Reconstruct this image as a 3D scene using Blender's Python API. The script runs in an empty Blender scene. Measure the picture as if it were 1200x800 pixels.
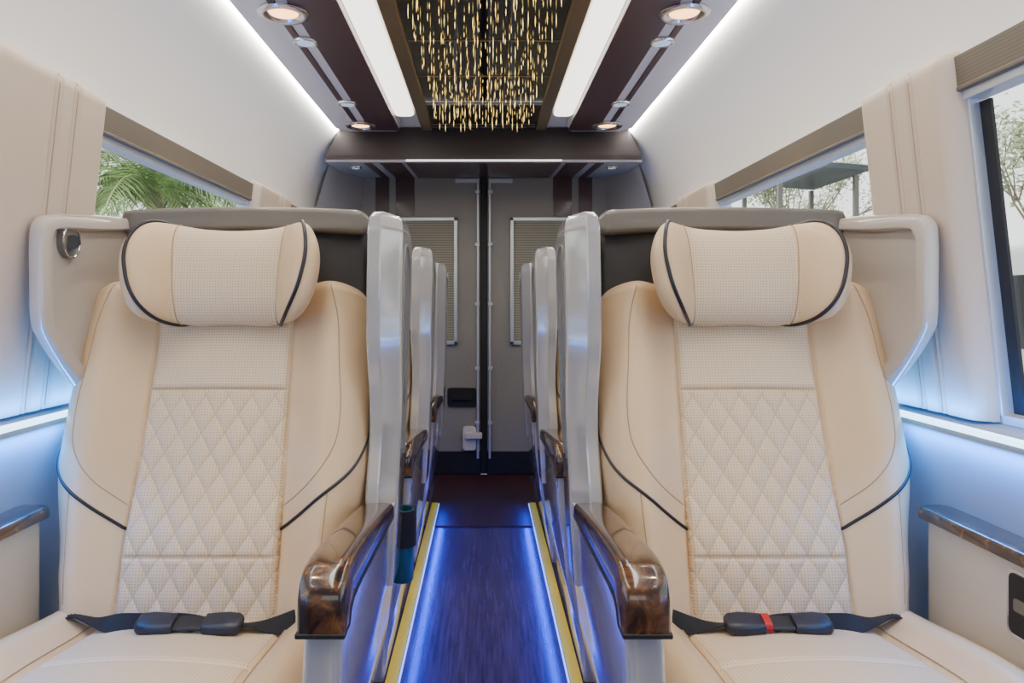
import bpy, bmesh, math, random
from mathutils import Vector, Matrix
random.seed(7)
C = bpy.context.scene.collection
H = 1.0  # camera height above the aisle floor

# ------------------------------------------------------------------ materials
def base_mat(name):
    m = bpy.data.materials.new(name); m.use_nodes = True
    return m, m.node_tree, m.node_tree.nodes["Principled BSDF"]
def plain(name, col, rough=.5, metal=0., coat=0., bump=0., bscale=200., var=0., vscale=8.):
    m, t, b = base_mat(name)
    b.inputs["Base Color"].default_value = (*col, 1)
    b.inputs["Roughness"].default_value = rough
    b.inputs["Metallic"].default_value = metal
    b.inputs["Coat Weight"].default_value = coat
    b.inputs["Coat Roughness"].default_value = .08
    tc = t.nodes.new("ShaderNodeTexCoord")
    if bump > 0:
        n = t.nodes.new("ShaderNodeTexNoise"); n.inputs["Scale"].default_value = bscale
        n.inputs["Detail"].default_value = 3
        t.links.new(tc.outputs["Object"], n.inputs["Vector"])
        bu = t.nodes.new("ShaderNodeBump"); bu.inputs["Strength"].default_value = bump
        bu.inputs["Distance"].default_value = .002
        t.links.new(n.outputs["Fac"], bu.inputs["Height"]); t.links.new(bu.outputs["Normal"], b.inputs["Normal"])
    if var > 0:
        n = t.nodes.new("ShaderNodeTexNoise"); n.inputs["Scale"].default_value = vscale
        t.links.new(tc.outputs["Object"], n.inputs["Vector"])
        r = t.nodes.new("ShaderNodeValToRGB")
        r.color_ramp.elements[0].position = .3; r.color_ramp.elements[1].position = .7
        r.color_ramp.elements[0].color = (*[c*(1-var) for c in col], 1)
        r.color_ramp.elements[1].color = (*[min(1, c*(1+var)) for c in col], 1)
        t.links.new(n.outputs["Fac"], r.inputs["Fac"]); t.links.new(r.outputs["Color"], b.inputs["Base Color"])
    return m
def emis(name, col, st):
    m, t, b = base_mat(name)
    b.inputs["Base Color"].default_value = (*col, 1)
    b.inputs["Emission Color"].default_value = (*col, 1)
    b.inputs["Emission Strength"].default_value = st
    return m
LEA = (.66, .475, .28)
LEP = (.70, .55, .375)  # centre leather whiter than the bolsters: cool light put into the colour
M_lea = plain("cream_leather", LEA, .36, bump=.2, bscale=350, var=.03)
QA, QV = .049, .080
def perf_mat(name, quilt):
    m = plain(name, LEP, .45)
    t = m.node_tree; b = t.nodes["Principled BSDF"]
    uv = t.nodes.new("ShaderNodeUVMap")
    def vm(op, *vals):
        n = t.nodes.new("ShaderNodeVectorMath"); n.operation = op
        for i, v in enumerate(vals):
            if isinstance(v, tuple): n.inputs[i].default_value = v
            else: t.links.new(v, n.inputs[i])
        return n
    def mt(op, a, c=None):
        n = t.nodes.new("ShaderNodeMath"); n.operation = op
        for i, v in enumerate((a, c)):
            if v is None: continue
            if isinstance(v, (int, float)): n.inputs[i].default_value = v
            else: t.links.new(v, n.inputs[i])
        return n.outputs[0]
    a = vm('MULTIPLY', uv.outputs[0], (165., 165., 0.))
    f = vm('FRACTION', a.outputs[0]); s = vm('SUBTRACT', f.outputs[0], (.5, .5, 0.))
    l = vm('LENGTH', s.outputs[0])
    dots = mt('LESS_THAN', l.outputs["Value"], .17)
    mx = t.nodes.new("ShaderNodeMix"); mx.data_type = 'RGBA'
    mx.inputs["A"].default_value = (*LEP, 1); mx.inputs["B"].default_value = (*[c*.40 for c in LEP], 1)
    t.links.new(dots, mx.inputs["Factor"]); out = mx.outputs["Result"]
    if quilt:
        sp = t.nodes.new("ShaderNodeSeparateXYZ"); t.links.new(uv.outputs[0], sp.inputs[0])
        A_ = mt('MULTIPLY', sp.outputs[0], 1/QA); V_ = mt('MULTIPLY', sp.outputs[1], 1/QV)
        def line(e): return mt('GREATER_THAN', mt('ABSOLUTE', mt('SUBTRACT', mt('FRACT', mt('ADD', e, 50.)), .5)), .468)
        ln = mt('MAXIMUM', line(mt('ADD', A_, V_)), line(mt('SUBTRACT', A_, V_)))  # tan stitch lines that also paint shade into the quilt grooves
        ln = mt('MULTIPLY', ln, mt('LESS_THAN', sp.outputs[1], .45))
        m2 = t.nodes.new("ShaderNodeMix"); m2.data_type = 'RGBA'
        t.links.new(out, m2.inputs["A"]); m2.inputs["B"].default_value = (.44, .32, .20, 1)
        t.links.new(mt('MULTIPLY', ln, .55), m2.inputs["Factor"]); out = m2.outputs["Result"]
    t.links.new(out, b.inputs["Base Color"])
    return m
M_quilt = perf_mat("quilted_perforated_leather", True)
M_perf = perf_mat("perforated_cream_leather", False)
M_pipe = plain("black_piping", (.006, .006, .016), .4)
M_thread = plain("tan_thread", (.38, .26, .15), .7)
M_shell = plain("glossy_pearl_grey_plastic", (.44, .43, .42), .12, metal=.15, coat=1.)
M_shell2 = plain("grey_plastic_groove", (.16, .155, .15), .3)
M_hood = plain("mid_grey_plastic", (.13, .12, .105), .35, coat=.2)
M_wing = plain("greige_plastic", (.47, .425, .37), .18, coat=.9)
M_cside = plain("pale_console_plastic", (.50, .475, .44), .3, coat=.4)
M_dark = plain("charcoal_plastic", (.008, .008, .010), .5)
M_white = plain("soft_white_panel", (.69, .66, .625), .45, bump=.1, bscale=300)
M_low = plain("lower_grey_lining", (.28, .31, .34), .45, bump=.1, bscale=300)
M_pillar = plain("beige_pillar_leather", (.57, .465, .355), .42, bump=.2, bscale=300)
M_door = plain("door_lining", (.27, .25, .22), .5, bump=.15, bscale=150)
M_grey = plain("light_grey_trim", (.42, .40, .385), .4)
M_cons = plain("pale_grey_panel", (.76, .74, .73), .4)
M_brown = plain("dark_brown_lacquer", (.055, .016, .020), .35, coat=.2)
M_bronze = plain("bronze_frame", (.20, .145, .08), .4, metal=.7)
M_star = plain("black_mirror_panel", (.006, .005, .004), .05, coat=.5)
M_gold = emis("golden_fibre_light", (1., .68, .18), 4.5)
M_lite = emis("ceiling_diffuser", (1., .93, .82), 3.)
M_cove = emis("cove_led", (1., .98, .95), 9.)
M_blue = emis("blue_white_led", (.40, .70, 1.), 5.)
M_fl = emis("floor_led", (.22, .38, 1.), 2.)
M_warm = emis("warm_bulb", (1., .50, .20), 5.)
M_cap = emis("pale_blue_lens", (.62, .76, .95), .5)
M_chrome = plain("chrome", (.7, .7, .72), .2, metal=1.)
M_rod = plain("zinc_rod", (.50, .51, .53), .35, metal=.4)
M_alu = plain("aluminium_frame", (.55, .58, .62), .35, metal=.5)
M_yel = plain("yellow_tape", (.90, .66, .01), .6)
M_black = plain("matte_black", (.006, .006, .008), .6)
M_belt = plain("black_webbing", (.004, .005, .010), .75, bump=.4, bscale=500)
M_buckle = plain("navy_buckle_plastic", (.010, .014, .030), .35)
M_red = plain("red_button", (.45, .01, .01), .4)
M_teal = plain("teal_cup", (.01, .09, .12), .3)
def wood_mat():
    m, t, b = base_mat("burl_walnut")
    tc = t.nodes.new("ShaderNodeTexCoord")
    n = t.nodes.new("ShaderNodeTexNoise"); n.inputs["Scale"].default_value = 24
    n.inputs["Detail"].default_value = 9; n.inputs["Distortion"].default_value = 2.0
    t.links.new(tc.outputs["Object"], n.inputs["Vector"])
    r = t.nodes.new("ShaderNodeValToRGB"); e = r.color_ramp.elements
    e[0].position = .38; e[0].color = (.012, .005, .003, 1)
    e[1].position = .80; e[1].color = (.25, .11, .035, 1)
    x = e.new(.58); x.color = (.070, .027, .010, 1)
    t.links.new(n.outputs["Fac"], r.inputs["Fac"]); t.links.new(r.outputs["Color"], b.inputs["Base Color"])
    b.inputs["Roughness"].default_value = .22; b.inputs["Coat Weight"].default_value = .7
    b.inputs["Coat Roughness"].default_value = .04
    return m
M_wood = wood_mat()
def stripes_mat(name, c1, c2, scale, direction='Z', rough=.6):
    m, t, b = base_mat(name)
    tc = t.nodes.new("ShaderNodeTexCoord"); w = t.nodes.new("ShaderNodeTexWave")
    w.bands_direction = direction; w.inputs["Scale"].default_value = scale
    t.links.new(tc.outputs["Object"], w.inputs["Vector"])
    r = t.nodes.new("ShaderNodeValToRGB")
    r.color_ramp.elements[0].color = (*c1, 1); r.color_ramp.elements[1].color = (*c2, 1)
    t.links.new(w.outputs["Fac"], r.inputs["Fac"]); t.links.new(r.outputs["Color"], b.inputs["Base Color"])
    b.inputs["Roughness"].default_value = rough
    return m
M_shade = stripes_mat("pleated_shade_fabric", (.105, .088, .062), (.14, .117, .084), 48)
M_blind = stripes_mat("door_blind_slats", (.17, .155, .11), (.38, .345, .26), 22)
def floor_mat():
    m, t, b = base_mat("dark_vinyl_plank")
    tc = t.nodes.new("ShaderNodeTexCoord"); mp = t.nodes.new("ShaderNodeMapping")
    mp.inputs["Scale"].default_value = (60, 3, 1)
    n = t.nodes.new("ShaderNodeTexNoise"); n.inputs["Scale"].default_value = 1.5; n.inputs["Detail"].default_value = 6
    t.links.new(tc.outputs["Object"], mp.inputs["Vector"]); t.links.new(mp.outputs["Vector"], n.inputs["Vector"])
    r = t.nodes.new("ShaderNodeValToRGB")
    r.color_ramp.elements[0].position = .3; r.color_ramp.elements[0].color = (.028, .018, .040, 1)
    r.color_ramp.elements[1].position = .75; r.color_ramp.elements[1].color = (.080, .052, .10, 1)
    t.links.new(n.outputs["Fac"], r.inputs["Fac"]); t.links.new(r.outputs["Color"], b.inputs["Base Color"])
    b.inputs["Roughness"].default_value = .26
    bu = t.nodes.new("ShaderNodeBump"); bu.inputs["Strength"].default_value = .10; bu.inputs["Distance"].default_value = .002
    t.links.new(n.outputs["Fac"], bu.inputs["Height"]); t.links.new(bu.outputs["Normal"], b.inputs["Normal"])
    return m
M_floor = floor_mat()
def glass_mat():
    m = bpy.data.materials.new("window_glass"); m.use_nodes = True; t = m.node_tree
    t.nodes.clear()
    o = t.nodes.new("ShaderNodeOutputMaterial"); mx = t.nodes.new("ShaderNodeMixShader")
    a = t.nodes.new("ShaderNodeBsdfTransparent"); a.inputs[0].default_value = (.95, .98, .98, 1)
    g = t.nodes.new("ShaderNodeBsdfGlossy"); g.inputs["Roughness"].default_value = .03
    mx.inputs[0].default_value = .05
    t.links.new(a.outputs[0], mx.inputs[1]); t.links.new(g.outputs[0], mx.inputs[2]); t.links.new(mx.outputs[0], o.inputs[0])
    return m
M_glass = glass_mat()

# ------------------------------------------------------------------ helpers
def tag(o, label=None, cat=None, kind=None, group=None):
    if label: o["label"] = label
    if cat: o["category"] = cat
    if kind: o["kind"] = kind
    if group: o["group"] = group
    return o
def finish(name, bm, mats, parent=None, loc=(0, 0, 0), smooth=35, bevel=0, seg=3):
    bmesh.ops.recalc_face_normals(bm, faces=bm.faces)
    me = bpy.data.meshes.new(name); bm.to_mesh(me); bm.free()
    for m in (mats if isinstance(mats, (list, tuple)) else [mats]): me.materials.append(m)
    me.shade_smooth()
    if bevel == 0: me.set_sharp_from_angle(angle=math.radians(smooth))
    o = bpy.data.objects.new(name, me); C.objects.link(o); o.location = loc
    if parent: o.parent = parent
    if bevel > 0:
        b = o.modifiers.new("bevel", 'BEVEL'); b.width = bevel; b.segments = seg; b.limit_method = 'ANGLE'
        b.angle_limit = math.radians(30); b.harden_normals = True
    return o
def empty(name, loc):
    o = bpy.data.objects.new(name, None); o.empty_display_size = .1; o.location = loc; C.objects.link(o); return o
def add_loft(bm, rings, closed_ends=True, mi=0):
    vs = [[bm.verts.new(p) for p in r] for r in rings]
    n = len(rings[0])
    for i in range(len(vs)-1):
        for j in range(n):
            f = bm.faces.new((vs[i][j], vs[i][(j+1) % n], vs[i+1][(j+1) % n], vs[i+1][j])); f.material_index = mi
    if closed_ends:
        bm.faces.new(vs[0]).material_index = mi; bm.faces.new(vs[-1]).material_index = mi
    return vs
def add_prism(bm, poly, lo, hi, axis, mi=0):
    def p(a, b, c):
        return {'x': (c, a, b), 'y': (a, c, b), 'z': (a, b, c)}[axis]
    add_loft(bm, [[p(a, b, lo) for a, b in poly], [p(a, b, hi) for a, b in poly]], mi=mi)
def prism(name, poly, lo, hi, axis, mat, parent=None, bevel=0, off=(0, 0, 0), seg=3):
    bm = bmesh.new(); add_prism(bm, poly, lo, hi, axis)
    if any(off): bmesh.ops.translate(bm, verts=bm.verts, vec=off)
    return finish(name, bm, mat, parent, bevel=bevel, seg=seg)
def add_box(bm, x0, x1, y0, y1, z0, z1, mi=0):
    add_prism(bm, [(x0, y0), (x1, y0), (x1, y1), (x0, y1)], z0, z1, 'z', mi)
def box(name, x0, x1, y0, y1, z0, z1, mat, parent=None, bevel=0, seg=3):
    bm = bmesh.new(); add_box(bm, x0, x1, y0, y1, z0, z1)
    return finish(name, bm, mat, parent, bevel=bevel, seg=seg)
def rr(hx, hy, r, n=5):
    out = []
    for cx, cy, a0 in ((hx-r, hy-r, 0), (-hx+r, hy-r, 90), (-hx+r, -hy+r, 180), (hx-r, -hy+r, 270)):
        for k in range(n+1):
            a = math.radians(a0+90*k/n); out.append((cx+r*math.cos(a), cy+r*math.sin(a)))
    return out
def add_tube(bm, pts, r, n=6, mi=0, flat=1.0):
    pts = [Vector(p) for p in pts]
    rings = []
    t0 = (pts[1]-pts[0]).normalized()
    u = t0.orthogonal().normalized()
    for i, p in enumerate(pts):
        t = (pts[min(i+1, len(pts)-1)]-pts[max(i-1, 0)]).normalized()
        u = (u-t*u.dot(t)).normalized(); v = t.cross(u)
        ri = r(i/(len(pts)-1)) if callable(r) else r
        rings.append([p+u*ri*math.cos(2*math.pi*k/n)+v*ri*flat*math.sin(2*math.pi*k/n) for k in range(n)])
    add_loft(bm, rings, mi=mi)
def tube(name, pts, r, mat, parent=None, n=6):
    bm = bmesh.new(); add_tube(bm, pts, r, n); return finish(name, bm, mat, parent, smooth=80)
def smooth_path(pts, k=8):
    out = []; P = [pts[0]]+list(pts)+[pts[-1]]
    for i in range(1, len(P)-2):
        for j in range(k):
            t = j/k; a, b, c, d = P[i-1], P[i], P[i+1], P[i+2]
            out.append(tuple(.5*((2*b[q])+(-a[q]+c[q])*t+(2*a[q]-5*b[q]+4*c[q]-d[q])*t*t+(-a[q]+3*b[q]-3*c[q]+d[q])*t**3) for q in range(len(b))))
    out.append(tuple(pts[-1])); return out
def lathe(name, prof, mat, parent=None, loc=(0, 0, 0), n=32, smooth=35, sc=1.):
    bm = bmesh.new()
    add_loft(bm, [[(sc*r*math.cos(2*math.pi*k/n), sc*r*math.sin(2*math.pi*k/n), z) for k in range(n)] for r, z in prof])
    return finish(name, bm, mat, parent, loc, smooth=smooth)
def ss(a, b, x):
    t = max(0, min(1, (x-a)/(b-a))); return t*t*(3-2*t)
def interp(tab, x):
    if x <= tab[0][0]: return tab[0][1]
    for (x0, y0), (x1, y1) in zip(tab, tab[1:]):
        if x <= x1:
            t = (x-x0)/(x1-x0); t = t*t*(3-2*t)*.5+t*.5; return y0+(y1-y0)*t
    return tab[-1][1]

# ------------------------------------------------------------------ seats
XC, YB = .567, 1.40
REC = math.radians(17.5)
VH = (0, math.sin(REC), math.cos(REC)); NH = (0, -math.cos(REC), math.sin(REC))
BL = .705
HWT = [(0, .275), (.1, .292), (.3, .328), (.42, .327), (.55, .320), (.62, .315), (.66, .308), (.685, .293), (.698, .272), (.705, .252)]
def hw(v): return interp(HWT, v)
def hc(v): return .157-.012*v/.69
def back_w(a, v):
    at = abs(a); h = hc(v)
    w = .052*ss(h-.01, h+.10, at)
    e = hw(v)-at
    R = .070
    if e < R:
        q = max(0, 1-e/R); w -= .12*(1-math.sqrt(max(0, 1-q*q)))
    ev = BL-v; R = .042
    if ev < R:
        q = 1-max(0, ev)/R; w -= .08*(1-math.sqrt(max(0, 1-q*q)))
    w -= .007*math.exp(-((at-h)/.004)**2)
    if at < h:
        edge = min(1, (h-at)/.012)
        for vs in (.455, .113): w -= .006*math.exp(-((v-vs)/.0045)**2)*edge
        if v < .45:
            p = a/QA+v/QV; q = a/QA-v/QV
            w += .0062*edge*(abs(math.sin(math.pi*p))*abs(math.sin(math.pi*q)))**.45
        else: w += .003*edge
        w += .006*ss(0, h, h-at)
        w += .014*math.exp(-((v-.14)/.09)**2)    # lumbar bulge
    return w

def build_seat(s, label):
    root = empty("passenger_seat", (s*XC, YB, 0))
    def P(a, y, z): return (s*a, y, z)            # local, a outward
    def L(x, y, z): return (s*(x-XC), y-YB, z)      # from world |x|, y, z
    def S(a, v, off=0.):
        w = back_w(a, v)+off
        return P(a, VH[1]*v+NH[1]*w, .388+VH[2]*v+NH[2]*w)
    # backrest
    bm = bmesh.new(); uvl = bm.loops.layers.uv.new("UVMap")
    nu, nv = 240, 270; grid = []; par = {}
    for j in range(nv+1):
        v = -.01+(BL+.01)*j/nv; row = []
        for i in range(nu+1):
            t = -1+2*i/nu; t = t*(1+.12*(1-t*t))  # crowd edges
            a = t*hw(v); vv = bm.verts.new(S(a, v)); par[vv] = (a, v); row.append(vv)
        grid.append(row)
    for j in range(nv):
        for i in range(nu):
            f = bm.faces.new((grid[j][i], grid[j][i+1], grid[j+1][i+1], grid[j+1][i]))
            ca = sum(par[x][0] for x in f.verts)/4; cv = sum(par[x][1] for x in f.verts)/4
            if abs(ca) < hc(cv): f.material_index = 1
            for lp in f.loops: lp[uvl].uv = par[lp.vert]
    loop = grid[0]+[grid[j][nu] for j in range(1, nv+1)]+grid[nv][::-1][1:]+[grid[j][0] for j in range(nv-1, 0, -1)]
    bk = []
    for x in loop:
        a, v = par[x]; w = -.13; bk.append(bm.verts.new(P(a*.93, VH[1]*v+NH[1]*w, .388+VH[2]*v+NH[2]*w)))
    for i in range(len(loop)):
        k = (i+1) % len(loop); bm.faces.new((loop[i], loop[k], bk[k], bk[i]))
    bm.faces.new(bk)
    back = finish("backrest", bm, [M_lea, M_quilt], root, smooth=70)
    for sg in (1, -1):
        pth = smooth_path([(sg*(hw(.56)-.006), .56), (sg*(hw(.42)-.006), .42), (sg*(hw(.33)-.010), .335),
                           (sg*.290, .272), (sg*.22, .212), (sg*.157, .168)])
        tube("piping", [S(a, v, .001) for a, v in pth], .0034, M_pipe, back)["label"] = "dark navy piping"
        pth = smooth_path([(sg*.235, .675), (sg*.255, .6), (sg*.264, .5), (sg*.272, .4), (sg*.262, .325), (sg*.22, .262), (sg*.160, .215)])
        tube("stitching", [S(a, v, .0002) for a, v in pth], .0012, M_thread, back, 5)
        pth = smooth_path([(sg*.256, .235), (sg*.25, .15), (sg*.24, .03)])
        tube("stitching", [S(a, v, .0002) for a, v in pth], .0012, M_thread, back, 5)
    tube("stitching", [S(-.145+.29*i/30, .455, .0012) for i in range(31)], .0011, M_thread, back, 5)
    # headrest
    bm = bmesh.new(); uvl = bm.loops.layers.uv.new("UVMap")
    HA, HB = (-.023 if s < 0 else -.017), .203
    def hsec(a):
        at = abs(a)
        f = .092*ss(.085, .200, at)
        h = .108-.005*math.exp(-(at/.07)**2); th = .060-.010*ss(.15, .2, at)
        zc = 1.061+.010*ss(.06, .15, at)-.010*ss(.15, .203, at)
        e = HB-at; k = 1.
        if e < .070:
            q = 1-max(e, 0)/.070; k = max(.08, (max(0, 1-q**2.2))**.5)
        th -= .010*math.exp(-((at-.112)/.012)**2)
        return f, h*(.08+.92*k), th*(.1+.9*k), zc
    def hp(a, ang, off=0.):
        f, h, th, zc = hsec(a)
        c, sn = math.cos(ang), math.sin(ang)
        yy = -(abs(c)**.85)*(1 if c > 0 else -1)*th; zz = (abs(sn)**.80)*(1 if sn > 0 else -1)*h
        a2 = a*(1+(.085*zz/.108-.010)*ss(.06, .14, abs(a)))
        return P(a2+HA, .168-f+yy-off*c+.12*zz, zc+zz+off*sn)
    N, K = 120, 56
    rings = [[hp(-HB+2*HB*(0.5-0.5*math.cos(math.pi*i/N)), 2*math.pi*k/K) for k in range(K)] for i in range(N+1)]
    vs = add_loft(bm, rings)
    for f in bm.faces:
        c = f.calc_center_median()
        if abs(c.x*s-HA) < .112 and len(f.verts) == 4 and c.y < .165: f.material_index = 1
        for lp in f.loops: lp[uvl].uv = (lp.vert.co.x, lp.vert.co.z)
    hr = finish("headrest", bm, [M_lea, M_perf], root, smooth=80)
    for sg in (1, -1):
        tube("piping", [hp(sg*(.130+.050*math.cos(math.radians(-115+225*i/40-14))), math.radians(-115+225*i/40), .002) for i in range(41)], .0040, M_pipe, hr)["label"] = "dark navy piping"
        tube("stitching", [hp(sg*.112, math.radians(-100+200*i/30), .0006) for i in range(31)], .0012, M_thread, hr, 5)
    for sg in (1, -1):
        bm = bmesh.new(); add_tube(bm, [P(sg*.07+HA, .17, 1.08), P(sg*.07+HA, .24, .95)], .007, 10)
        finish("headrest_post", bm, M_chrome, root)
    # cushion
    bm = bmesh.new(); uvl = bm.loops.layers.uv.new("UVMap")
    CL = .55
    def chw(q): return .29+.012*math.sin(math.pi*min(1, q/.5))-.03*ss(.44, CL, q)
    def csurf(a, q, off=0.):
        at = abs(a); hb = .18
        z = .378+.03*ss(0, .35, q)
        z += .034*ss(hb, hb+.06, at)
        z -= .009*math.exp(-((at-hb)/.005)**2)
        z += .014*(1-(min(at, hb)/hb)**2)
        e = chw(q)-at
        if e < .05:
            k = max(0, 1-e/.05); z -= .09*(1-math.sqrt(max(0, 1-k*k)))
        e = CL-q
        if e < .08:
            k = max(0, 1-e/.08); z -= .11*(1-math.sqrt(max(0, 1-k*k)))
        if at < hb:
            z -= .007*math.exp(-((q-.24)/.005)**2)
        return P(a, .03-q, z+off)
    nu, nv = 120, 110; g = []; par = {}
    for j in range(nv+1):
        q = CL*j/nv; row = []
        for i in range(nu+1):
            t = -1+2*i/nu; a = t*(1+.1*(1-t*t))*chw(q)
            vv = bm.verts.new(csurf(a, q)); par[vv] = (a, q); row.append(vv)
        g.append(row)
    for j in range(nv):
        for i in range(nu):
            f = bm.faces.new((g[j][i], g[j][i+1], g[j+1][i+1], g[j+1][i]))
            if abs(sum(par[x][0] for x in f.verts)/4) < .178: f.material_index = 1
            for lp in f.loops: lp[uvl].uv = par[lp.vert]
    loop = g[0]+[g[j][nu] for j in range(1, nv+1)]+g[nv][::-1][1:]+[g[j][0] for j in range(nv-1, 0, -1)]
    lo = [bm.verts.new((x.co.x*.96, x.co.y*.97, .23)) for x in loop]
    for i in range(len(loop)):
        k = (i+1) % len(loop); bm.faces.new((loop[i], loop[k], lo[k], lo[i]))
    bm.faces.new(lo)
    cu = finish("seat_cushion", bm, [M_lea, M_perf], root, smooth=60)
    for sg in (1, -1):
        tube("stitching", [csurf(sg*.190, .02+.48*i/30, .001) for i in range(31)], .0013, M_thread, cu, 5)
    # pedestal
    bm = bmesh.new()
    add_loft(bm, [[P(x, y-.2, z) for x, y in rr(hx, hy, .03)] for hx, hy, z in ((.22, .22, 0), (.22, .22, .02), (.18, .17, .05), (.18, .17, .19), (.25, .24, .232))])
    finish("pedestal", bm, M_dark, root)
    # hood: rounded bar across the shell top
    bm = bmesh.new(); rings = []
    for i in range(31):
        t = -1+2*i/30; a = -.012+.292*t
        k = 1 if abs(t) < .9 else math.sqrt(max(.05, 1-((abs(t)-.9)/.1)**2))
        zc = 1.203-.012*t*t; yc = .315-.03*t*t
        rings.append([P(a, yc+x, zc+z) for x, z in rr(.045*max(k, .4), .028*k, .012*k)])
    add_loft(bm, rings)
    finish("shell_hood", bm, M_hood, root, smooth=50)["label"] = "mid-grey rounded hood of the shell"
    # shell back panel
    bm = bmesh.new(); add_loft(bm, [[P(-.01+x, y0+y, z) for x, y in rr(w, .02, .015)] for w, y0, z in
                                    ((.24, .13, .12), (.29, .19, .40), (.29, .26, .80), (.285, .305, 1.10), (.28, .315, 1.19))])
    finish("shell_back", bm, M_dark, root)["label"] = "charcoal back panel"
    # outer wing
    bm = bmesh.new()
    poly = smooth_path([(1.69, 1.205), (1.55, 1.196), (1.425, 1.182), (1.392, 1.165), (1.383, 1.13), (1.383, 1.04), (1.385, .975), (1.40, .94), (1.455, .875), (1.54, .80), (1.62, .74), (1.69, .72)], 5)
    def wx(y): return .882-(y-1.383)*.12
    cen = (1.55, 1.0)
    rings = []
    for inset, dx in ((.010, 0), (.003, -.003), (0, -.010), (0, -.022), (.003, -.030), (.010, -.033), (.030, -.034), (.034, -.030), (.037, -.018)):
        r = []
        for y, z in poly:
            d = Vector((cen[0]-y, cen[1]-z)).normalized()*inset
            yy = min(y+d.x, 1.69); r.append(L(wx(y)+dx, yy, z+d.y))
        rings.append(r)
    add_loft(bm, rings)
    finish("side_wing", bm, M_wing, root, smooth=40)["label"] = "greige plastic wing of the shell"
    if s < 0:
        lx, ly, lz = .853, 1.472, 1.133
        bm = bmesh.new()
        add_loft(bm, [[L(lx+x, ly+u, lz+w) for u, w in rr(.030, .036, .028)] for x in (.008, -.006)])
        lamp = finish("reading_lamp", bm, M_shell2, root); lamp["label"] = "small grey and chrome swivel reading lamp"
        bm = bmesh.new()
        ring = [L(lx-.007, ly+.029*math.cos(t*math.pi/16), lz+.034*math.sin(t*math.pi/16)) for t in range(33)]
        add_tube(bm, ring, .0022, 8)
        finish("lamp_rim", bm, M_chrome, lamp)
        bm = bmesh.new()
        add_tube(bm, [L(lx-.004, ly, lz-.004), L(lx-.010, ly-.004, lz-.004), L(lx-.014, ly-.010, lz-.003)], lambda t: .010+.005*t, 16)
        finish("lamp_head", bm, M_black, lamp)
    # aisle side panel (upper)
    bm = bmesh.new(); rings = []
    YF = [(.40, 1.46), (.60, 1.475), (.72, 1.50), (.80, 1.495), (.93, 1.46), (1.05, 1.447), (1.15, 1.447), (1.18, 1.452), (1.190, 1.46)]
    YK = [(.40, 1.66), (.60, 1.68), (.80, 1.71), (.95, 1.735), (1.08, 1.745), (1.12, 1.74), (1.15, 1.725), (1.17, 1.70), (1.185, 1.67), (1.192, 1.64)]
    XI = [(.30, .20), (.60, .186), (.80, .180), (1.19, .172)]
    TH = [(.4, .060), (.75, .058), (.95, .063), (1.16, .063), (1.184, .056), (1.192, .044)]
    for i in range(46):
        z = .40+.792*(1-(1-i/45)**1.6)
        yf, yk, th, xi = interp(YF, z), interp(YK, z), interp(TH, z), interp(XI, z)+(.063-interp(TH, z))*.5*ss(1.0, 1.1, z)
        d = yk-yf; ch = min(.075, d*.45)
        ring = [(th, yf+.006), (th-.004, yf+.001), (th*.60, yf), (th*.54, yf+.002), (.006, yf+ch-.004), (.001, yf+ch+.004), (.0, yf+ch+.014),
                (.0, yk-.012), (.003, yk-.004), (.010, yk), (th-.008, yk), (th-.001, yk-.004), (th, yk-.014)]
        rings.append([L(xi+x, y, z) for x, y in ring])
    add_loft(bm, rings)
    sp = finish("side_panel", bm, M_shell, root, smooth=28)
    pth = smooth_path([(1.60, .66), (1.60, .80), (1.575, .92), (1.56, 1.05), (1.575, 1.115), (1.61, 1.135), (1.66, 1.125), (1.70, 1.085), (1.695, .95), (1.67, .75), (1.655, .66)], 6)
    tube("panel_groove", [L(interp(XI, z)+.0008, y, z) for y, z in pth], .0022, M_shell2, sp, 6)
    # armrest console below
    bm = bmesh.new(); rings = []
    for i in range(34):
        z = .576*i/33
        xi = interp([(0, .265), (.12, .252), (.3, .215), (.45, .197), (.6, .190)], z)
        yf = interp([(0, 1.02), (.3, .99), (.45, .974), (.60, .970)], z); yk = interp([(0, 1.60), (.3, 1.64), (.61, 1.665)], z)
        rings.append([L(xi+.027+x, (yf+yk)/2+y, z) for x, y in rr(.027, (yk-yf)/2, .012, 4)])
    add_loft(bm, rings)
    con = finish("armrest_console", bm, M_shell, root, smooth=50)
    poly = smooth_path([(1.47, .596), (1.35, .613), (1.2, .630), (1.07, .642), (1.005, .644), (.970, .634), (.953, .608), (.949, .564)], 5)
    inner = [(.985, .562), (.995, .582), (1.015, .590), (1.06, .590), (1.2, .584), (1.35, .577), (1.47, .572)]
    bm = bmesh.new()
    rings = []
    for x, ins in ((.185, .010), (.187, .004), (.192, .001), (.203, 0), (.217, 0), (.232, 0), (.243, .001), (.248, .004), (.250, .010)):
        rr_ = []
        n = len(poly)
        for k, (y, z) in enumerate(poly):
            y0_, z0_ = poly[max(k-1, 0)]; y1_, z1_ = poly[min(k+1, n-1)]
            nx, nz = (z1_-z0_), -(y1_-y0_); ln = math.hypot(nx, nz)
            rr_.append(L(x, y+abs(nx)/ln*ins, z-abs(nz)/ln*ins))
        rr_ += [L(x, y, z) for y, z in inner]
        rings.append(rr_)
    add_loft(bm, rings)
    arm = finish("armrest", bm, M_wood, root, smooth=50); arm["label"] = "glossy burl walnut armrest cap"
    bm = bmesh.new(); add_loft(bm, [[L(x, y, z) for y, z in [(.948, .565), (.948, .558), (.990, .558)]+[(y+.008, z-.007) for y, z in inner[1:]]+[(y, z+.004) for y, z in inner[::-1]]] for x in (.184, .251)])
    finish("armrest_trim", bm, M_black, arm, bevel=.002)["label"] = "black trim under the armrest"
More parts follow.
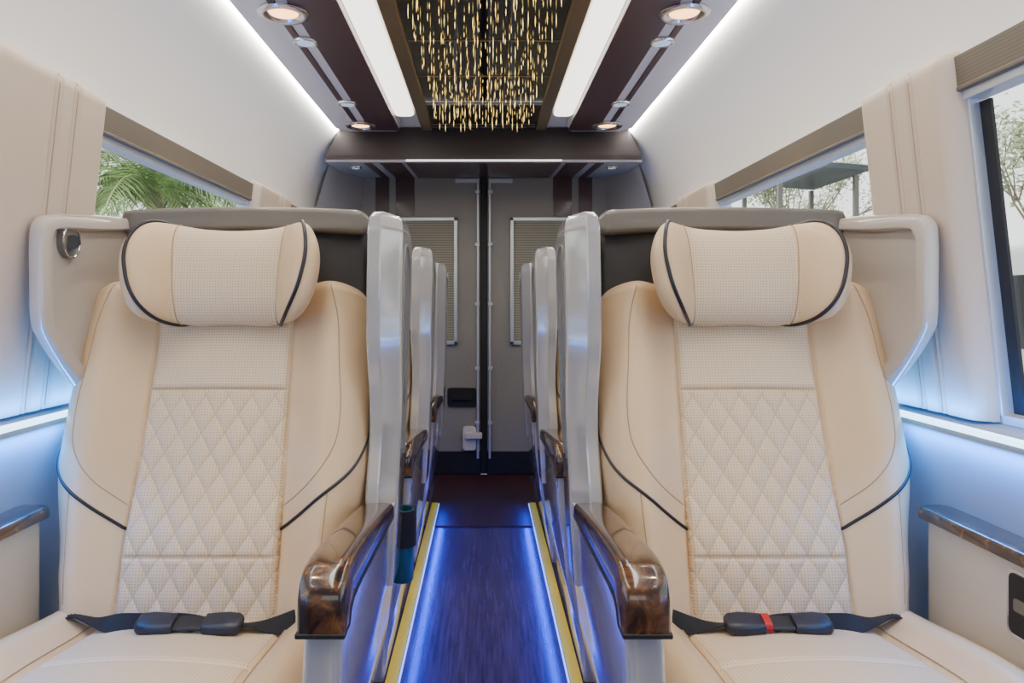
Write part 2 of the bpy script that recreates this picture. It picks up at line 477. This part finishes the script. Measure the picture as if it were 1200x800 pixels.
    # outer armrest on the window side
    bm = bmesh.new(); add_loft(bm, [[L(.867+.03+x, 1.14+y, z) for x, y in rr(.029, .275, .02)] for z in (.0, .3, .582)])
    ocon = finish("outer_console", bm, M_cside, root)
    bm = bmesh.new(); add_loft(bm, [[L(.892+x*k, 1.145+y*k2, z) for x, y in rr(.036, .285, .022)] for z, k, k2 in ((.583, .97, 1), (.588, 1, 1), (.598, 1, 1), (.603, .9, .99), (.605, .75, .98))])
    oa = finish("armrest", bm, M_wood, root, smooth=50); oa["label"] = "glossy dark walnut window-side armrest cap"
    bm = bmesh.new(); add_loft(bm, [[L(x, 1.10+y, .515+z) for y, z in rr(.085, .055, .012)] for x in (.870, .8645)])
    cp = finish("control_panel", bm, M_chrome, ocon); cp["label"] = "black control panel with silver rim"
    bm = bmesh.new(); add_loft(bm, [[L(x, 1.10+y, .515+z) for y, z in rr(.079, .049, .010)] for x in (.866, .8630)])
    finish("panel_face", bm, M_black, cp)
    for k in range(3):
        bm = bmesh.new(); add_loft(bm, [[L(x, 1.05+.05*k+y, .515+z) for y, z in rr(.016, .010, .004)] for x in (.8635, .861)])
        finish("button", bm, M_hood, cp)
    # belt
    bm = bmesh.new()
    pth = smooth_path([(.262, .015, .380), (.245, -.012, .402), (.215, -.030, .406), (.17, -.038, .396), (.11, -.048, .395), (.03, -.060, .400), (-.04, -.060, .402), (-.12, -.052, .396), (-.175, -.036, .389), (-.225, -.018, .396), (-.262, .015, .385)], 6)
    rings = []
    for k, (a, y, z) in enumerate(pth):
        tw = .5+.8*math.sin(k*.24+1.2); hw_ = .019
        cy, cz = math.cos(tw), math.sin(tw)
        z += .004
        rings.append([P(a, y-hw_*cy-.001, z-hw_*cz-.001), P(a, y-hw_*cy, z-hw_*cz+.0015), P(a, y+hw_*cy, z+hw_*cz+.0015), P(a, y+hw_*cy, z+hw_*cz-.001)])
    add_loft(bm, rings)
    belt = finish("seat_belt", bm, M_belt, root, smooth=40); belt["label"] = "black lap belt webbing"
    for a0, ln, tl in ((.040, .036, 1), (-.085, .036, -1)):
        bm = bmesh.new()
        add_loft(bm, [[P(a0+t*ln*tl, -.074+yy, .412+zz+.35*yy) for yy, zz in rr(.020*k, .010*k2, .0075*k2)] for t, k, k2 in ((-1, .75, .6), (-.95, .88, .9), (-.5, .95, 1), (.2, 1.0, 1.1), (.75, .9, 1), (.93, .7, .75), (1, .5, .4))])
        bu = finish("buckle", bm, M_buckle, belt, smooth=50); bu["label"] = "dark navy plastic belt buckle"
    bm = bmesh.new(); add_loft(bm, [[P(-.023+t, -.074+yy, .412+zz+.35*yy) for yy, zz in rr(.015, .003, .002)] for t in (-.028, .030)])
    finish("belt_tongue", bm, M_dark, belt)
    if s > 0:
        bm = bmesh.new(); add_loft(bm, [[P(-.046+t, -.075+yy, .414+zz+.35*yy) for yy, zz in rr(.014, .009, .004)] for t in (-.006, .008)])
        finish("release_button", bm, M_red, belt)["label"] = "red release button"
    tag(root, label, "seat", group="rows of captain seats")
    return root

def copy_tree(o, parent=None, dy=0):
    n = o.copy(); C.objects.link(n)
    if parent: n.parent = parent
    else: n.location.y += dy
    for c in list(o.children): copy_tree(c, n)
    return n
for s in (-1, 1):
    r = build_seat(s, "cream quilted leather captain seat, " + ("reading lamp on its wing" if s < 0 else "red-buttoned belt buckle"))
    for k in (1, 2):
        c = copy_tree(r, None, .885*k)
        c["label"] = "cream leather captain seat in grey shell, " + ("second row" if k == 1 else "by the rear doors")

# cup in holder beside the second row
cup = empty("cup_holder", (-.206, 1.803, .49))
bm = bmesh.new()
add_loft(bm, [[(r*math.cos(2*math.pi*k/24), r*math.sin(2*math.pi*k/24), z) for k in range(24)] for r, z in ((.026, -.18), (.029, -.175), (.031, -.07), (.031, .0), (.028, .0), (.026, -.16))])
finish("cup", bm, M_teal, cup, smooth=40)
bm = bmesh.new()
add_loft(bm, [[(r*math.cos(2*math.pi*k/24), r*math.sin(2*math.pi*k/24), z) for k in range(24)] for r, z in ((.032, -.09), (.036, -.09), (.037, .0), (.033, .0), (.032, -.08))])
add_box(bm, -.010, .010, .03, .048, -.08, -.01)
finish("holder", bm, M_black, cup, smooth=40)
tag(cup, "teal cup in a black holder clipped beside an aisle seat", "cup holder")

# ------------------------------------------------------------------ shell of the van
YR = 4.26; Y0 = -1.6
def xw(z): return .97-(z-.778)*(.075/.692)     # inner wall x in the window band (z above floor)
ZB, ZT = .778, 1.47
SB = 1.408   # lower edge of the rolled shades
up_prof = [(.895, 1.47), (.897, 1.50), (.895, 1.54), (.888, 1.59), (.875, 1.64), (.855, 1.69), (.827, 1.74), (.792, 1.787), (.755, 1.828), (.715, 1.87)]
for s, nm in ((-1, "left"), (1, "right")):
    E1 = 1.18 if s < 0 else 1.36
    WIN = [(-.55, E1), (1.635, 2.76), (3.20, 3.75)]
    bm = bmesh.new()
    def slab(prof, y0, y1, th=.04, mi=0):
        poly = [(s*x, z) for x, z in prof]+[(s*(x+th), z) for x, z in prof[::-1]]
        add_prism(bm, poly, y0, y1, 'y', mi)
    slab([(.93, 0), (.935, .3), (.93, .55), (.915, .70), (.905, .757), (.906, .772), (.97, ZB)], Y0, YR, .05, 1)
    slab(up_prof, Y0, YR, .06)
    ys = [Y0]+[v for w in WIN for v in w]+[YR]
    for i in range(0, len(ys), 2): slab([(xw(ZB), ZB), (xw(ZT), ZT)], ys[i], ys[i+1], .05)
    tag(finish("wall_"+nm, bm, [M_white, M_low], smooth=50), "soft white curved side wall lining of a van", kind="structure")
    # pillar pads
    for (y0, y1) in ((E1-.015, 1.65), (2.745, 3.215)):
        bm = bmesh.new(); nu, nv = 110, 60; g = []
        def ps(t, q, off=0.):
            y = y0+(y1-y0)*t; z = ZB+.004+(ZT+.010-ZB)*q
            e = min(t, 1-t)*(y1-y0); d = .040
            if e < .03: k = 1-e/.03; d -= .038*(1-math.sqrt(max(0, 1-k*k)))
            e = min(1-q, 1)*.69
            if e < .03: k = 1-e/.03; d -= .034*(1-math.sqrt(max(0, 1-k*k)))
            yq = (y1-y)/.33
            for c in (.38, .43, .58, .63): d -= .0065*math.exp(-(((yq-c)*.33)/.004)**2)
            return (s*(xw(z)-d-off), y, z)
        for j in range(nv+1): g.append([bm.verts.new(ps(i/nu, j/nv)) for i in range(nu+1)])
        for j in range(nv):
            for i in range(nu): bm.faces.new((g[j][i], g[j][i+1], g[j+1][i+1], g[j+1][i]))
        loop = g[0]+[g[j][nu] for j in range(1, nv+1)]+g[nv][::-1][1:]+[g[j][0] for j in range(nv-1, 0, -1)]
        lo = [bm.verts.new((s*(xw(x.co.z)+.01), x.co.y, x.co.z)) for x in loop]
        for i in range(len(loop)):
            k = (i+1) % len(loop); bm.faces.new((loop[i], loop[k], lo[k], lo[i]))
        bm.faces.new(lo)
        idx = {(-1, 0): 1, (-1, 1): 2, (1, 0): 3, (1, 1): 4}[(s, 0 if y0 < 2 else 1)]
        pd = finish("trim_%d" % idx, bm, M_pillar, smooth=60)
        tag(pd, "beige padded leather pillar cover with vertical stitching", kind="structure")
        for c in (.405, .605):
            tube("stitching", [ps(1-c*.33/(y1-y0), j/30*.97+.01, .0) for j in range(31)], .0013, M_thread, pd, 5)
    # windows
    for k, (y0, y1) in enumerate(WIN):
        bm = bmesh.new()
        def bar(ya, yb, za, zb, d0, d1):
            add_prism(bm, [(s*(xw(za)+d0), za), (s*(xw(zb)+d0), zb), (s*(xw(zb)+d1), zb), (s*(xw(za)+d1), za)], ya, yb, 'y')
        bar(y0, y1, ZB, ZB+.018, .0, .04); bar(y0, y1, SB-.022, SB, -.004, .035)
        bar(y0, y0+.022, ZB, SB-.01, .0, .04); bar(y1-.022, y1, ZB, SB-.01, .0, .04)
        n = (1 if s < 0 else 4)+k
        w = finish("window_%d" % n, bm, M_alu, bevel=.002, seg=2); tag(w, "van side window in an aluminium frame", kind="structure")
        bm = bmesh.new(); za, zb = ZB, ZT
        add_prism(bm, [(s*(xw(za)+.042), za), (s*(xw(zb)+.042), zb), (s*(xw(zb)+.046), zb), (s*(xw(za)+.046), za)], y0, y1, 'y')
        finish("pane", bm, M_glass, w)
        if k == 0:
            bm = bmesh.new()
            add_prism(bm, [(s*(xw(ZB)+.02), ZB+.02), (s*(xw(1.38)+.02), 1.38), (s*(xw(1.38)+.026), 1.38), (s*(xw(ZB)+.026), ZB+.02)], y1-.050, y1-.022, 'y')
            finish("insect_screen", bm, M_black, w)["label"] = "black mesh screen edge"
        bm = bmesh.new()
        add_prism(bm, [(s*(xw(SB)-.012), SB), (s*(xw(ZT)-.012), ZT-.002), (s*(xw(ZT)+.03), ZT-.002), (s*(xw(SB)+.03), SB)], y0+.0, y1-.0, 'y')
        add_box(bm, *sorted((s*(xw(SB)-.014), s*(xw(SB)+.012))), y0, y1, SB-.006, SB+.003)
        sh = finish("window_shade", bm, M_shade, bevel=.003, seg=2)
        tag(sh, "rolled-up brown pleated shade above a side window", "window shade", group="side window shades")
    # sill LED
    bm = bmesh.new(); add_prism(bm, [(s*.9035, .760), (s*.898, .762), (s*.898, .771), (s*.906, .774)], -.5, 4.0, 'y')
    tag(finish("led_strip", bm, M_blue), "cool blue-white light strip along the window sill", "light strip", group="sill light strips")

# ceiling
o = box("ceiling", -.80, .80, Y0, YR, 1.885, 1.92, M_white); tag(o, "flat white van ceiling", kind="structure")
# added bulkhead behind the camera; windscreen opening sized to cut fill light
bm = bmesh.new()
add_box(bm, -1.02, 1.02, Y0-.05, Y0, 0, 1.02); add_box(bm, -1.02, 1.02, Y0-.05, Y0, 1.58, 1.92)
add_box(bm, -1.02, -.76, Y0-.05, Y0, 1.02, 1.58); add_box(bm, .76, 1.02, Y0-.05, Y0, 1.02, 1.58)
tag(finish("wall_front_blocker", bm, M_grey), "added unseen grey bulkhead, windscreen opening sized to limit fill light", kind="structure")
for s in (-1, 1):
    root = empty("overhead_console", (s*.57, 2.2, 1.85))
    def A(x0, x1, y0, y1, z0, z1, nm, mat, lab=None, bev=.003):
        bm = bmesh.new(); add_box(bm, *sorted((s*(x0-.57), s*(x1-.57))), y0-2.2, y1-2.2, z0-1.85, z1-1.85)
        o = finish(nm, bm, mat, root, bevel=bev)
        if lab: o["label"] = lab
        return o
    poly = [(.405, -.8), (.405, 3.44), (.425, 3.50), (.66, 3.50), (.712, 3.44), (.712, -.8)]
    bm = bmesh.new(); add_loft(bm, [[(s*(x-.57), y-2.2, z) for x, y in poly] for z in (0, .014)])
    add_loft(bm, [[(s*(x*.96+.01-.57), y-2.2, z) for x, y in poly] for z in (.013, .036)])
    finish("body", bm, M_cons, root, bevel=.004)
    A(.407, .548, -.7, 3.47, 1.845, 1.852, "lacquer_panel", M_brown, "dark brown lacquered panel")
    A(.582, .606, -.7, 3.47, 1.846, 1.852, "lacquer_stripe", M_brown, "thin dark brown stripe")
    tag(root, "overhead panel with grey body and dark brown lacquer bands", "ceiling panel", group="overhead panels")
    for y in (.85, 2.07, 3.36):
        sp = empty("recessed_spotlight", (s*.578, y, 1.845))
        lathe("ring", [(.046, .004), (.058, .004), (.060, -.003), (.054, -.010), (.042, -.009), (.036, .002), (.034, .004)], M_chrome, sp, smooth=60, sc=1.22)
        lathe("bulb", [(.036, .0035), (.034, -.002), (.018, -.005), (.004, -.006)], M_warm, sp, smooth=60, sc=1.22)
        tag(sp, "round chrome recessed spotlight with warm glowing bulb", "ceiling light", group="recessed spotlights")
    for y in (1.45, 2.30, 3.0):
        sp = empty("ceiling_button", (s*.572, y, 1.844))
        lathe("rim", [(.027, .006), (.032, .003), (.031, -.004), (.026, -.006), (.024, -.003), (.022, .003)], M_chrome, sp, smooth=60, sc=1.25)
        lathe("cap", [(.023, .003), (.022, -.004), (.004, -.006)], M_cap, sp, smooth=60, sc=1.25)
        tag(sp, "small round silver fitting with pale blue lens", "button", group="overhead call buttons")
    # cove led
    bm = bmesh.new(); add_box(bm, *sorted((s*.700, s*.730)), -.8, 3.5, 1.872, 1.882)
    tag(finish("cove_light", bm, M_cove), "white light strip glowing in the ceiling cove", "light strip", group="ceiling cove lights")
    # diffuser bars
    bm = bmesh.new(); add_loft(bm, [[(s*.357+x*k, 1.4+y, z) for x, y in rr(.043, 1.85, .03)] for z, k in ((1.870, 1), (1.860, 1), (1.857, .9))])
    tag(finish("ceiling_light_bar", bm, M_lite, smooth=50), "long glowing white diffuser bar in the ceiling", "ceiling light", group="ceiling light bars")
    # bronze frames
    bm = bmesh.new(); add_loft(bm, [[(s*x, y, z) for x, z in ((.247, 1.862), (.252, 1.848), (.300, 1.850), (.308, 1.872), (.308, 1.884), (.247, 1.884))] for y in (-.8, 3.47)])
    tag(finish("trim_%d" % (5 if s < 0 else 6), bm, M_bronze, bevel=.002), "bronze frame beside the starlit ceiling panel", kind="structure")
# star panel
root = empty("starlight_panel", (0, 1.4, 1.86))
bm = bmesh.new(); add_box(bm, -.247, .247, -2.2, 2.05, 0, .022); finish("mirror_panel", bm, M_star, root)
bm = bmesh.new()
for y in [-1.6+.36*i for i in range(11)]: add_box(bm, -.246, .246, y, y+.010, -.002, .001)
for x in (-.082, .082): add_box(bm, x-.0015, x+.0015, -2.2, 2.05, -.002, .001)
finish("panel_joint", bm, M_bronze, root)["kind"] = "stuff"
bm = bmesh.new()
nx, ny = 18, 20
for i in range(nx):
    for j in range(ny):
        x = -.222+.444*(i+.5+random.uniform(-.35, .35))/nx; y = .1+1.88*(j+.5+random.uniform(-.5, .5))/ny
        l = random.uniform(.014, .05); w = .0010
        zt = -.003
        vv = [bm.verts.new(p) for p in ((x, y, zt), (x-w, y, zt-l*.5), (x, y-w, zt-l*.5), (x+w, y, zt-l*.5), (x, y+w, zt-l*.5), (x, y, zt-l))]
        for a, b in ((1, 2), (2, 3), (3, 4), (4, 1)):
            bm.faces.new((vv[0], vv[a], vv[b])); bm.faces.new((vv[5], vv[b], vv[a]))
finish("light_strand", bm, M_gold, root)["kind"] = "stuff"
tag(root, "black mirrored ceiling panel with hanging golden light strands", "ceiling panel")

# rear header
root = empty("rear_header", (0, 3.55, 1.72))
def rel(o): o.location = (0, -3.55, -1.72); return o
def hprism(nm, poly, x0, x1, mat, bevel=0, lab=None):
    o = rel(prism(nm, poly, x0, x1, 'x', mat, root, bevel));
    if lab: o["label"] = lab
    return o
hprism("body", [(3.55, 1.722), (3.56, 1.74), (YR, 1.79), (YR, 1.758), (3.58, 1.712), (3.555, 1.712)], -.785, .785, M_grey, 0)
bm = bmesh.new(); add_loft(bm, [[(-w_, y, z), (w_, y, z), (w_-.02, y+.09, z), (-w_+.02, y+.09, z)] for w_, y, z in ((.782, 3.546, 1.724), (.782, 3.544, 1.745), (.712, 3.552, 1.88))])
rel(finish("fascia", bm, plain("dark_brown_satin", (.022, .013, .014), .5), root, smooth=1))["label"] = "dark brown satin fascia"
hprism("light_line", [(3.538, 1.714), (3.538, 1.721), (3.550, 1.721), (3.550, 1.714)], -.385, .385, emis("soft_white_line", (.95, .95, 1), 1.2), 0, "thin white light line")
hprism("wood_strip", [(3.562, 1.7085), (3.562, 1.7125), (3.58, 1.7105), (4.235, 1.7565), (4.235, 1.7535), (3.58, 1.7080)], -.385, .385, M_brown, 0, "glossy dark wood strip")
for s in (-1, 1):
    for x0, x1 in ((.41, .52), (.56, .60)):
        a, b = sorted((s*x0, s*x1)); hprism("lacquer_stripe", [(3.575, 1.713), (3.575, 1.7095), (4.235, 1.7545), (4.235, 1.7575)], a, b, M_brown, 0, "dark brown lacquer stripe")
tag(root, "dark brown and grey rear header with thin light line", "header panel")
for s in (-1, 1):
    sp = empty("ceiling_button", (s*.665, 3.72, 1.716)); sp.rotation_euler = (0.06, 0, 0)
    lathe("rim", [(.027, .006), (.032, .003), (.031, -.004), (.026, -.006), (.024, -.003), (.022, .003)], M_chrome, sp)
    lathe("cap", [(.023, .003), (.022, -.004), (.004, -.006)], M_cap, sp, smooth=60)
    tag(sp, "small round silver fitting under the rear header", "button", group="rear header buttons")

# rear wall and doors
bm = bmesh.new(); add_box(bm, -.98, -.74, YR, YR+.05, 0, 1.90); add_box(bm, .74, .98, YR, YR+.05, 0, 1.90); add_box(bm, -.74, .74, YR, YR+.05, 1.77, 1.90)
for s in (-1, 1):
    add_loft(bm, [[(s*x, y, z) for x, y in ((.93, 3.78), (.80, 4.0), (.735, YR), (.97, YR))] for z in (0, 1.47)])
    add_loft(bm, [[(s*x, y, z) for x, y in xs] for z, xs in ((1.47, ((.90, 3.78), (.80, 4.0), (.735, YR), (.96, YR))), (1.80, ((.80, 3.78), (.76, 4.0), (.70, YR), (.90, YR))))])
tag(finish("wall_rear", bm, M_grey, smooth=30), "light grey rear wall surround of the doors", kind="structure")
for s, n in ((-1, 1), (1, 2)):
    a, b = sorted((s*.018, s*.74))
    d = box("door_%d" % n, a, b, YR-.02, YR+.04, .001, 1.77, M_door, bevel=.004)
    tag(d, "taupe-grey rear van door with slatted window blind", kind="structure")
    bm = bmesh.new()
    x0, x1, z0, z1 = .155, .545, .77, 1.52
    for q in ((x0, x1, z0, z0+.022), (x0, x1, z1-.022, z1), (x0, x0+.022, z0, z1), (x1-.022, x1, z0, z1)):
        a, b = sorted((s*q[0], s*q[1])); add_box(bm, a, b, YR-.045, YR-.018, q[2], q[3])
    finish("blind_frame", bm, M_alu, d, bevel=.003)["label"] = "silver blind frame"
    a, b = sorted((s*(x0+.02), s*(x1-.02)))
    box("blind", a, b, YR-.032, YR-.018, z0+.02, z1-.02, M_blind, d)["label"] = "closed slatted taupe blind"
    for q0, q1 in ((.41, .52), (.56, .64)):
        a, b = sorted((s*q0, s*q1)); box("lacquer_stripe", a, b, YR-.026, YR-.018, 1.53, 1.765, M_brown, d)["label"] = "dark brown lacquer stripe"
    a, b = sorted((s*.018, s*.30)); box("kick_plate", a, b, YR-.034, YR-.018, .007, .14, M_black, d, bevel=.004)
    a, b = sorted((s*.028, s*.042)); box("lock_rod", a, b, YR-.046, YR-.026, .10, 1.75, M_rod, d, bevel=.003)
    for z in (.30, .62, 1.0, 1.35, 1.66):
        a, b = sorted((s*.024, s*.052)); box("rod_bracket", a, b, YR-.050, YR-.018, z, z+.02, M_rod, d, bevel=.003)
    bm = bmesh.new()
    for z in [.22+.15*i for i in range(5)]:
        add_tube(bm, [(s*.085, YR-.018, z), (s*.085, YR-.024, z)], .005, 10)
    rv = finish("rivet", bm, M_shell, d); rv["kind"] = "stuff"
    a, b = sorted((s*.03, s*.17)); box("hinge_cover", a, b, YR-.035, YR-.018, 1.725, 1.75, M_alu, d, bevel=.004)
    if s < 0:
        bm = bmesh.new(); add_loft(bm, [[(-.13+x, y, .46+z) for x, z in rr(.085, .055, .015)] for y in (YR-.018, YR-.034)])
        finish("handle_recess", bm, M_black, d, bevel=.002)["label"] = "black recessed door handle"
        bm = bmesh.new(); add_loft(bm, [[(-.13+x, y, .46+z) for x, z in rr(.06, .016, .01)] for y in (YR-.03, YR-.05)])
        finish("door_handle", bm, M_dark, d, bevel=.003)
        bm = bmesh.new(); add_loft(bm, [[(-.085+x, y, .22+z) for x, z in rr(.04, .07, .02)] for y in (YR-.018, YR-.055)])
        add_loft(bm, [[(-.06+x, y, .24+z) for x, z in rr(.05, .018, .008)] for y in (YR-.050, YR-.078)])
        finish("latch", bm, M_white, d, bevel=.004)["label"] = "white plastic door latch"
o = box("trim_7", -.02, .02, YR-.03, YR+.03, .007, 1.77, M_black, bevel=.005); tag(o, "black rubber seal between the rear doors", kind="structure")

# floor
o = box("floor", -.98, .98, Y0, YR+.05, -.05, 0, M_floor); tag(o, "dark plank-look vinyl aisle floor lit blue", kind="structure")
o = box("trim_8", -.27, .27, 3.24, YR-.035, .0, .006, plain("maroon_mat", (.04, .010, .016), .45, bump=.3, bscale=80), bevel=.002); tag(o, "dark maroon mat in front of the rear doors", kind="structure")
for s in (-1, 1):
    a, b = sorted((s*.230, s*.260)); o = box("yellow_strip", a, b, -.6, 3.6, .0, .012, M_yel, bevel=.001)
    tag(o, "yellow safety strip along the aisle edge", "floor strip", group="yellow aisle strips")
    a, b = sorted((s*.223, s*.2265)); o = box("floor_led_strip", a, b, -.6, 3.6, .0, .008, M_fl)
    tag(o, "thin blue-white light strip along the aisle", "light strip", group="aisle floor light strips")

# ------------------------------------------------------------------ outdoors
GZ = -.75
o = box("ground", -40, 40, -20, 60, GZ-.1, GZ, plain("asphalt", (.25, .25, .24), .9, bump=.3, bscale=5)); tag(o, "grey asphalt yard", "ground", kind="structure")
M_leaf = plain("palm_green", (.30, .44, .16), .5, var=.5, vscale=3)
M_bark = plain("bark", (.30, .24, .18), .9, bump=.5, bscale=20)
def palm(x, y, h):
    root = empty("palm_tree", (x, y, GZ)); hh = h-GZ
    bm = bmesh.new(); add_tube(bm, [(.1*math.sin(i), .08*math.cos(i*1.3), hh*i/10) for i in range(11)], lambda t: .15-.06*t, 12)
    finish("trunk", bm, M_bark, root)
    bm = bmesh.new()
    for k in range(44):
        az = k*2.399; el = random.uniform(-.3, 1.3); Ln = random.uniform(1.4, 1.9)
        pts = []
        for i in range(34):
            t = i/33; r = Ln*t*math.cos(el)*(1-.12*t); z = Ln*(t*math.sin(el)-.65*t*t)
            pts.append(Vector((r*math.cos(az), r*math.sin(az), hh+z)))
        add_tube(bm, pts, .008, 4)
        side = Vector((-math.sin(az), math.cos(az), 0))
        for i in range(2, 34):
            d = (pts[i]-pts[i-1]).normalized(); ll = .42*math.sin(math.pi*min(1, i/33*.85+.12))
            for sg in (-1, 1):
                dr = (side*sg+d*.8+Vector((random.uniform(-.2, .2), random.uniform(-.2, .2), -.35))).normalized(); b0 = pts[i]
                w = d*.006
                v = [bm.verts.new(b0-w), bm.verts.new(b0+dr*ll*.5-w*1.3), bm.verts.new(b0+dr*ll-Vector((0, 0, .05))), bm.verts.new(b0+dr*ll*.5+w*1.3), bm.verts.new(b0+w)]
                bm.faces.new(v)
    f = finish("fronds", bm, M_leaf, root); f["kind"] = "stuff"
    tag(root, "green palm tree with drooping feathery fronds", "tree", group="palm trees outside")
for p in ((-3.7, 8.0, 2.3), (-5.4, 12.4, 3.1), (-8.4, 8.2, 2.6)): palm(*p)
M_leaf2 = plain("pale_leaf", (.38, .48, .26), .6, var=.4, vscale=2)
def tree(x, y, sc, nleaf):
    root = empty("leafy_tree", (x, y, GZ)); bm = bmesh.new(); tips = []
    def br(p, d, l, r, dep):
        q = p+d*l; m = p+d*l*.5+Vector((random.uniform(-1, 1), random.uniform(-1, 1), 0))*l*.06
        add_tube(bm, [p, m, q], lambda t: r*(1-.4*t), 6)
        if dep <= 2: tips.append(q); tips.append(m)
        if dep == 0: return
        for k in range(3):
            nd = (d+Vector((random.uniform(-1, 1), random.uniform(-1, 1), random.uniform(-.3, .7)))*.75).normalized()
            br(q, nd, l*.74, r*.6, dep-1)
    br(Vector((0, 0, 0)), Vector((0, 0, 1)), 1.5*sc, .07*sc, 5)
    finish("branches", bm, M_bark, root)
    bm = bmesh.new()
    for i in range(nleaf):
        c = random.choice(tips)+Vector([random.gauss(0, .16) for _ in range(3)])
        u = Vector([random.gauss(0, 1) for _ in range(3)]).normalized()*.06; w = u.orthogonal().normalized()*.03
        bm.faces.new([bm.verts.new(c-u), bm.verts.new(c+w), bm.verts.new(c+u), bm.verts.new(c-w)])
    f = finish("foliage", bm, M_leaf2, root); f["kind"] = "stuff"
    tag(root, "slender tree with sparse small leaves", "tree", group="trees outside")
tree(9.2, 20.5, 1.3, 6000); tree(10.0, 12.2, 1.1, 4000)
# carport
root = empty("carport", (6.0, 14, GZ))
bm = bmesh.new(); add_loft(bm, [[(x, y, z+.0) for x, z in ((-.7, 4.12), (.2, 4.36), (1.0, 4.30), (1.0, 4.20), (.2, 4.26), (-.7, 4.04))] for y in (-1.0, 1.2)])
finish("roof", bm, plain("dark_roof", (.05, .07, .08), .5), root)
for x, y in ((-.55, -.8), (-.55, 1.), (.85, -.8), (.85, 1.)):
    bm = bmesh.new(); add_box(bm, x-.04, x+.04, y-.04, y+.04, 0, 4.15); finish("post", bm, M_hood, root)
tag(root, "dark flat-roofed carport on slim posts", "carport")
# parked van
root = empty("parked_van", (5.3, 6.6, GZ))
prof = [(-2.4, .35), (-2.45, .9), (-2.3, 1.2), (-1.75, 1.35), (-1.2, 2.1), (-.9, 2.25), (2.3, 2.3), (2.45, 2.1), (2.45, .4)]
bm = bmesh.new(); add_loft(bm, [[(x, y, z) for y, z in prof] for x in (-.95, .95)]); finish("body", bm, plain("white_paint", (.8, .8, .8), .3, coat=.5), root, bevel=.08)
for y0 in (-1.0, .1, 1.2):
    bm = bmesh.new(); add_box(bm, -.965, -.94, y0, y0+.95, 1.4, 2.0); finish("window", bm, M_black, root, bevel=.01)
for x in (-.85, .85):
    for y in (-1.6, 1.6):
        bm = bmesh.new(); add_tube(bm, [(x-.11, y, .34), (x+.11, y, .34)], .34, 28); finish("wheel", bm, M_black, root)
tag(root, "white parked van in the yard", "van")

# ------------------------------------------------------------------ lights
def area(name, loc, rot, sx, sy, col, power):
    l = bpy.data.lights.new(name, 'AREA'); l.shape = 'RECTANGLE'; l.size = sx; l.size_y = sy; l.color = col; l.energy = power
    o = bpy.data.objects.new(name, l); C.objects.link(o); o.location = loc; o.rotation_euler = rot
    return o
for s in (-1, 1):
    area("ceiling_bar_lamp", (s*.357, 1.4, 1.853), (0, 0, 0), .08, 3.6, (1, .92, .80), 14)
    area("cove_lamp", (s*.716, 1.6, 1.858), (0, s*math.radians(-85), 0), .02, 3.9, (1, .965, .92), 15)
    area("sill_lamp", (s*.888, 1.6, .742), (0, s*math.radians(-22), 0), .015, 4.6, (.01, .25, 1), 22)
    area("sill_up_lamp", (s*.900, 1.6, .785), (0, s*math.radians(-150), 0), .015, 4.6, (.01, .25, 1), 14)
    area("aisle_lamp", (s*.210, 1.9, .09), (0, s*math.radians(50), 0), .02, 3.4, (.01, .06, 1), 8.5)
    for y in (.85, 2.07, 3.36):
        l = bpy.data.lights.new("spot_lamp", 'SPOT'); l.energy = 14; l.color = (1, .72, .42); l.spot_size = math.radians(95); l.spot_blend = .8; l.shadow_soft_size = .03
        o = bpy.data.objects.new("spot_lamp", l); C.objects.link(o); o.location = (s*.578, y, 1.83)
w = bpy.data.worlds.new("World"); bpy.context.scene.world = w; w.use_nodes = True
bg = w.node_tree.nodes["Background"]; bg.inputs[0].default_value = (1, .98, .96, 1); bg.inputs[1].default_value = 2.4

cam = bpy.data.cameras.new("camera"); co = bpy.data.objects.new("camera", cam); C.objects.link(co)
co.location = (0, 0, H); co.rotation_euler = (math.radians(90), 0, 0)
cam.sensor_width = 36; cam.lens = 36*840/1200; cam.shift_x = 33/1200; cam.shift_y = -42/1200; cam.clip_start = .02
bpy.context.scene.camera = co
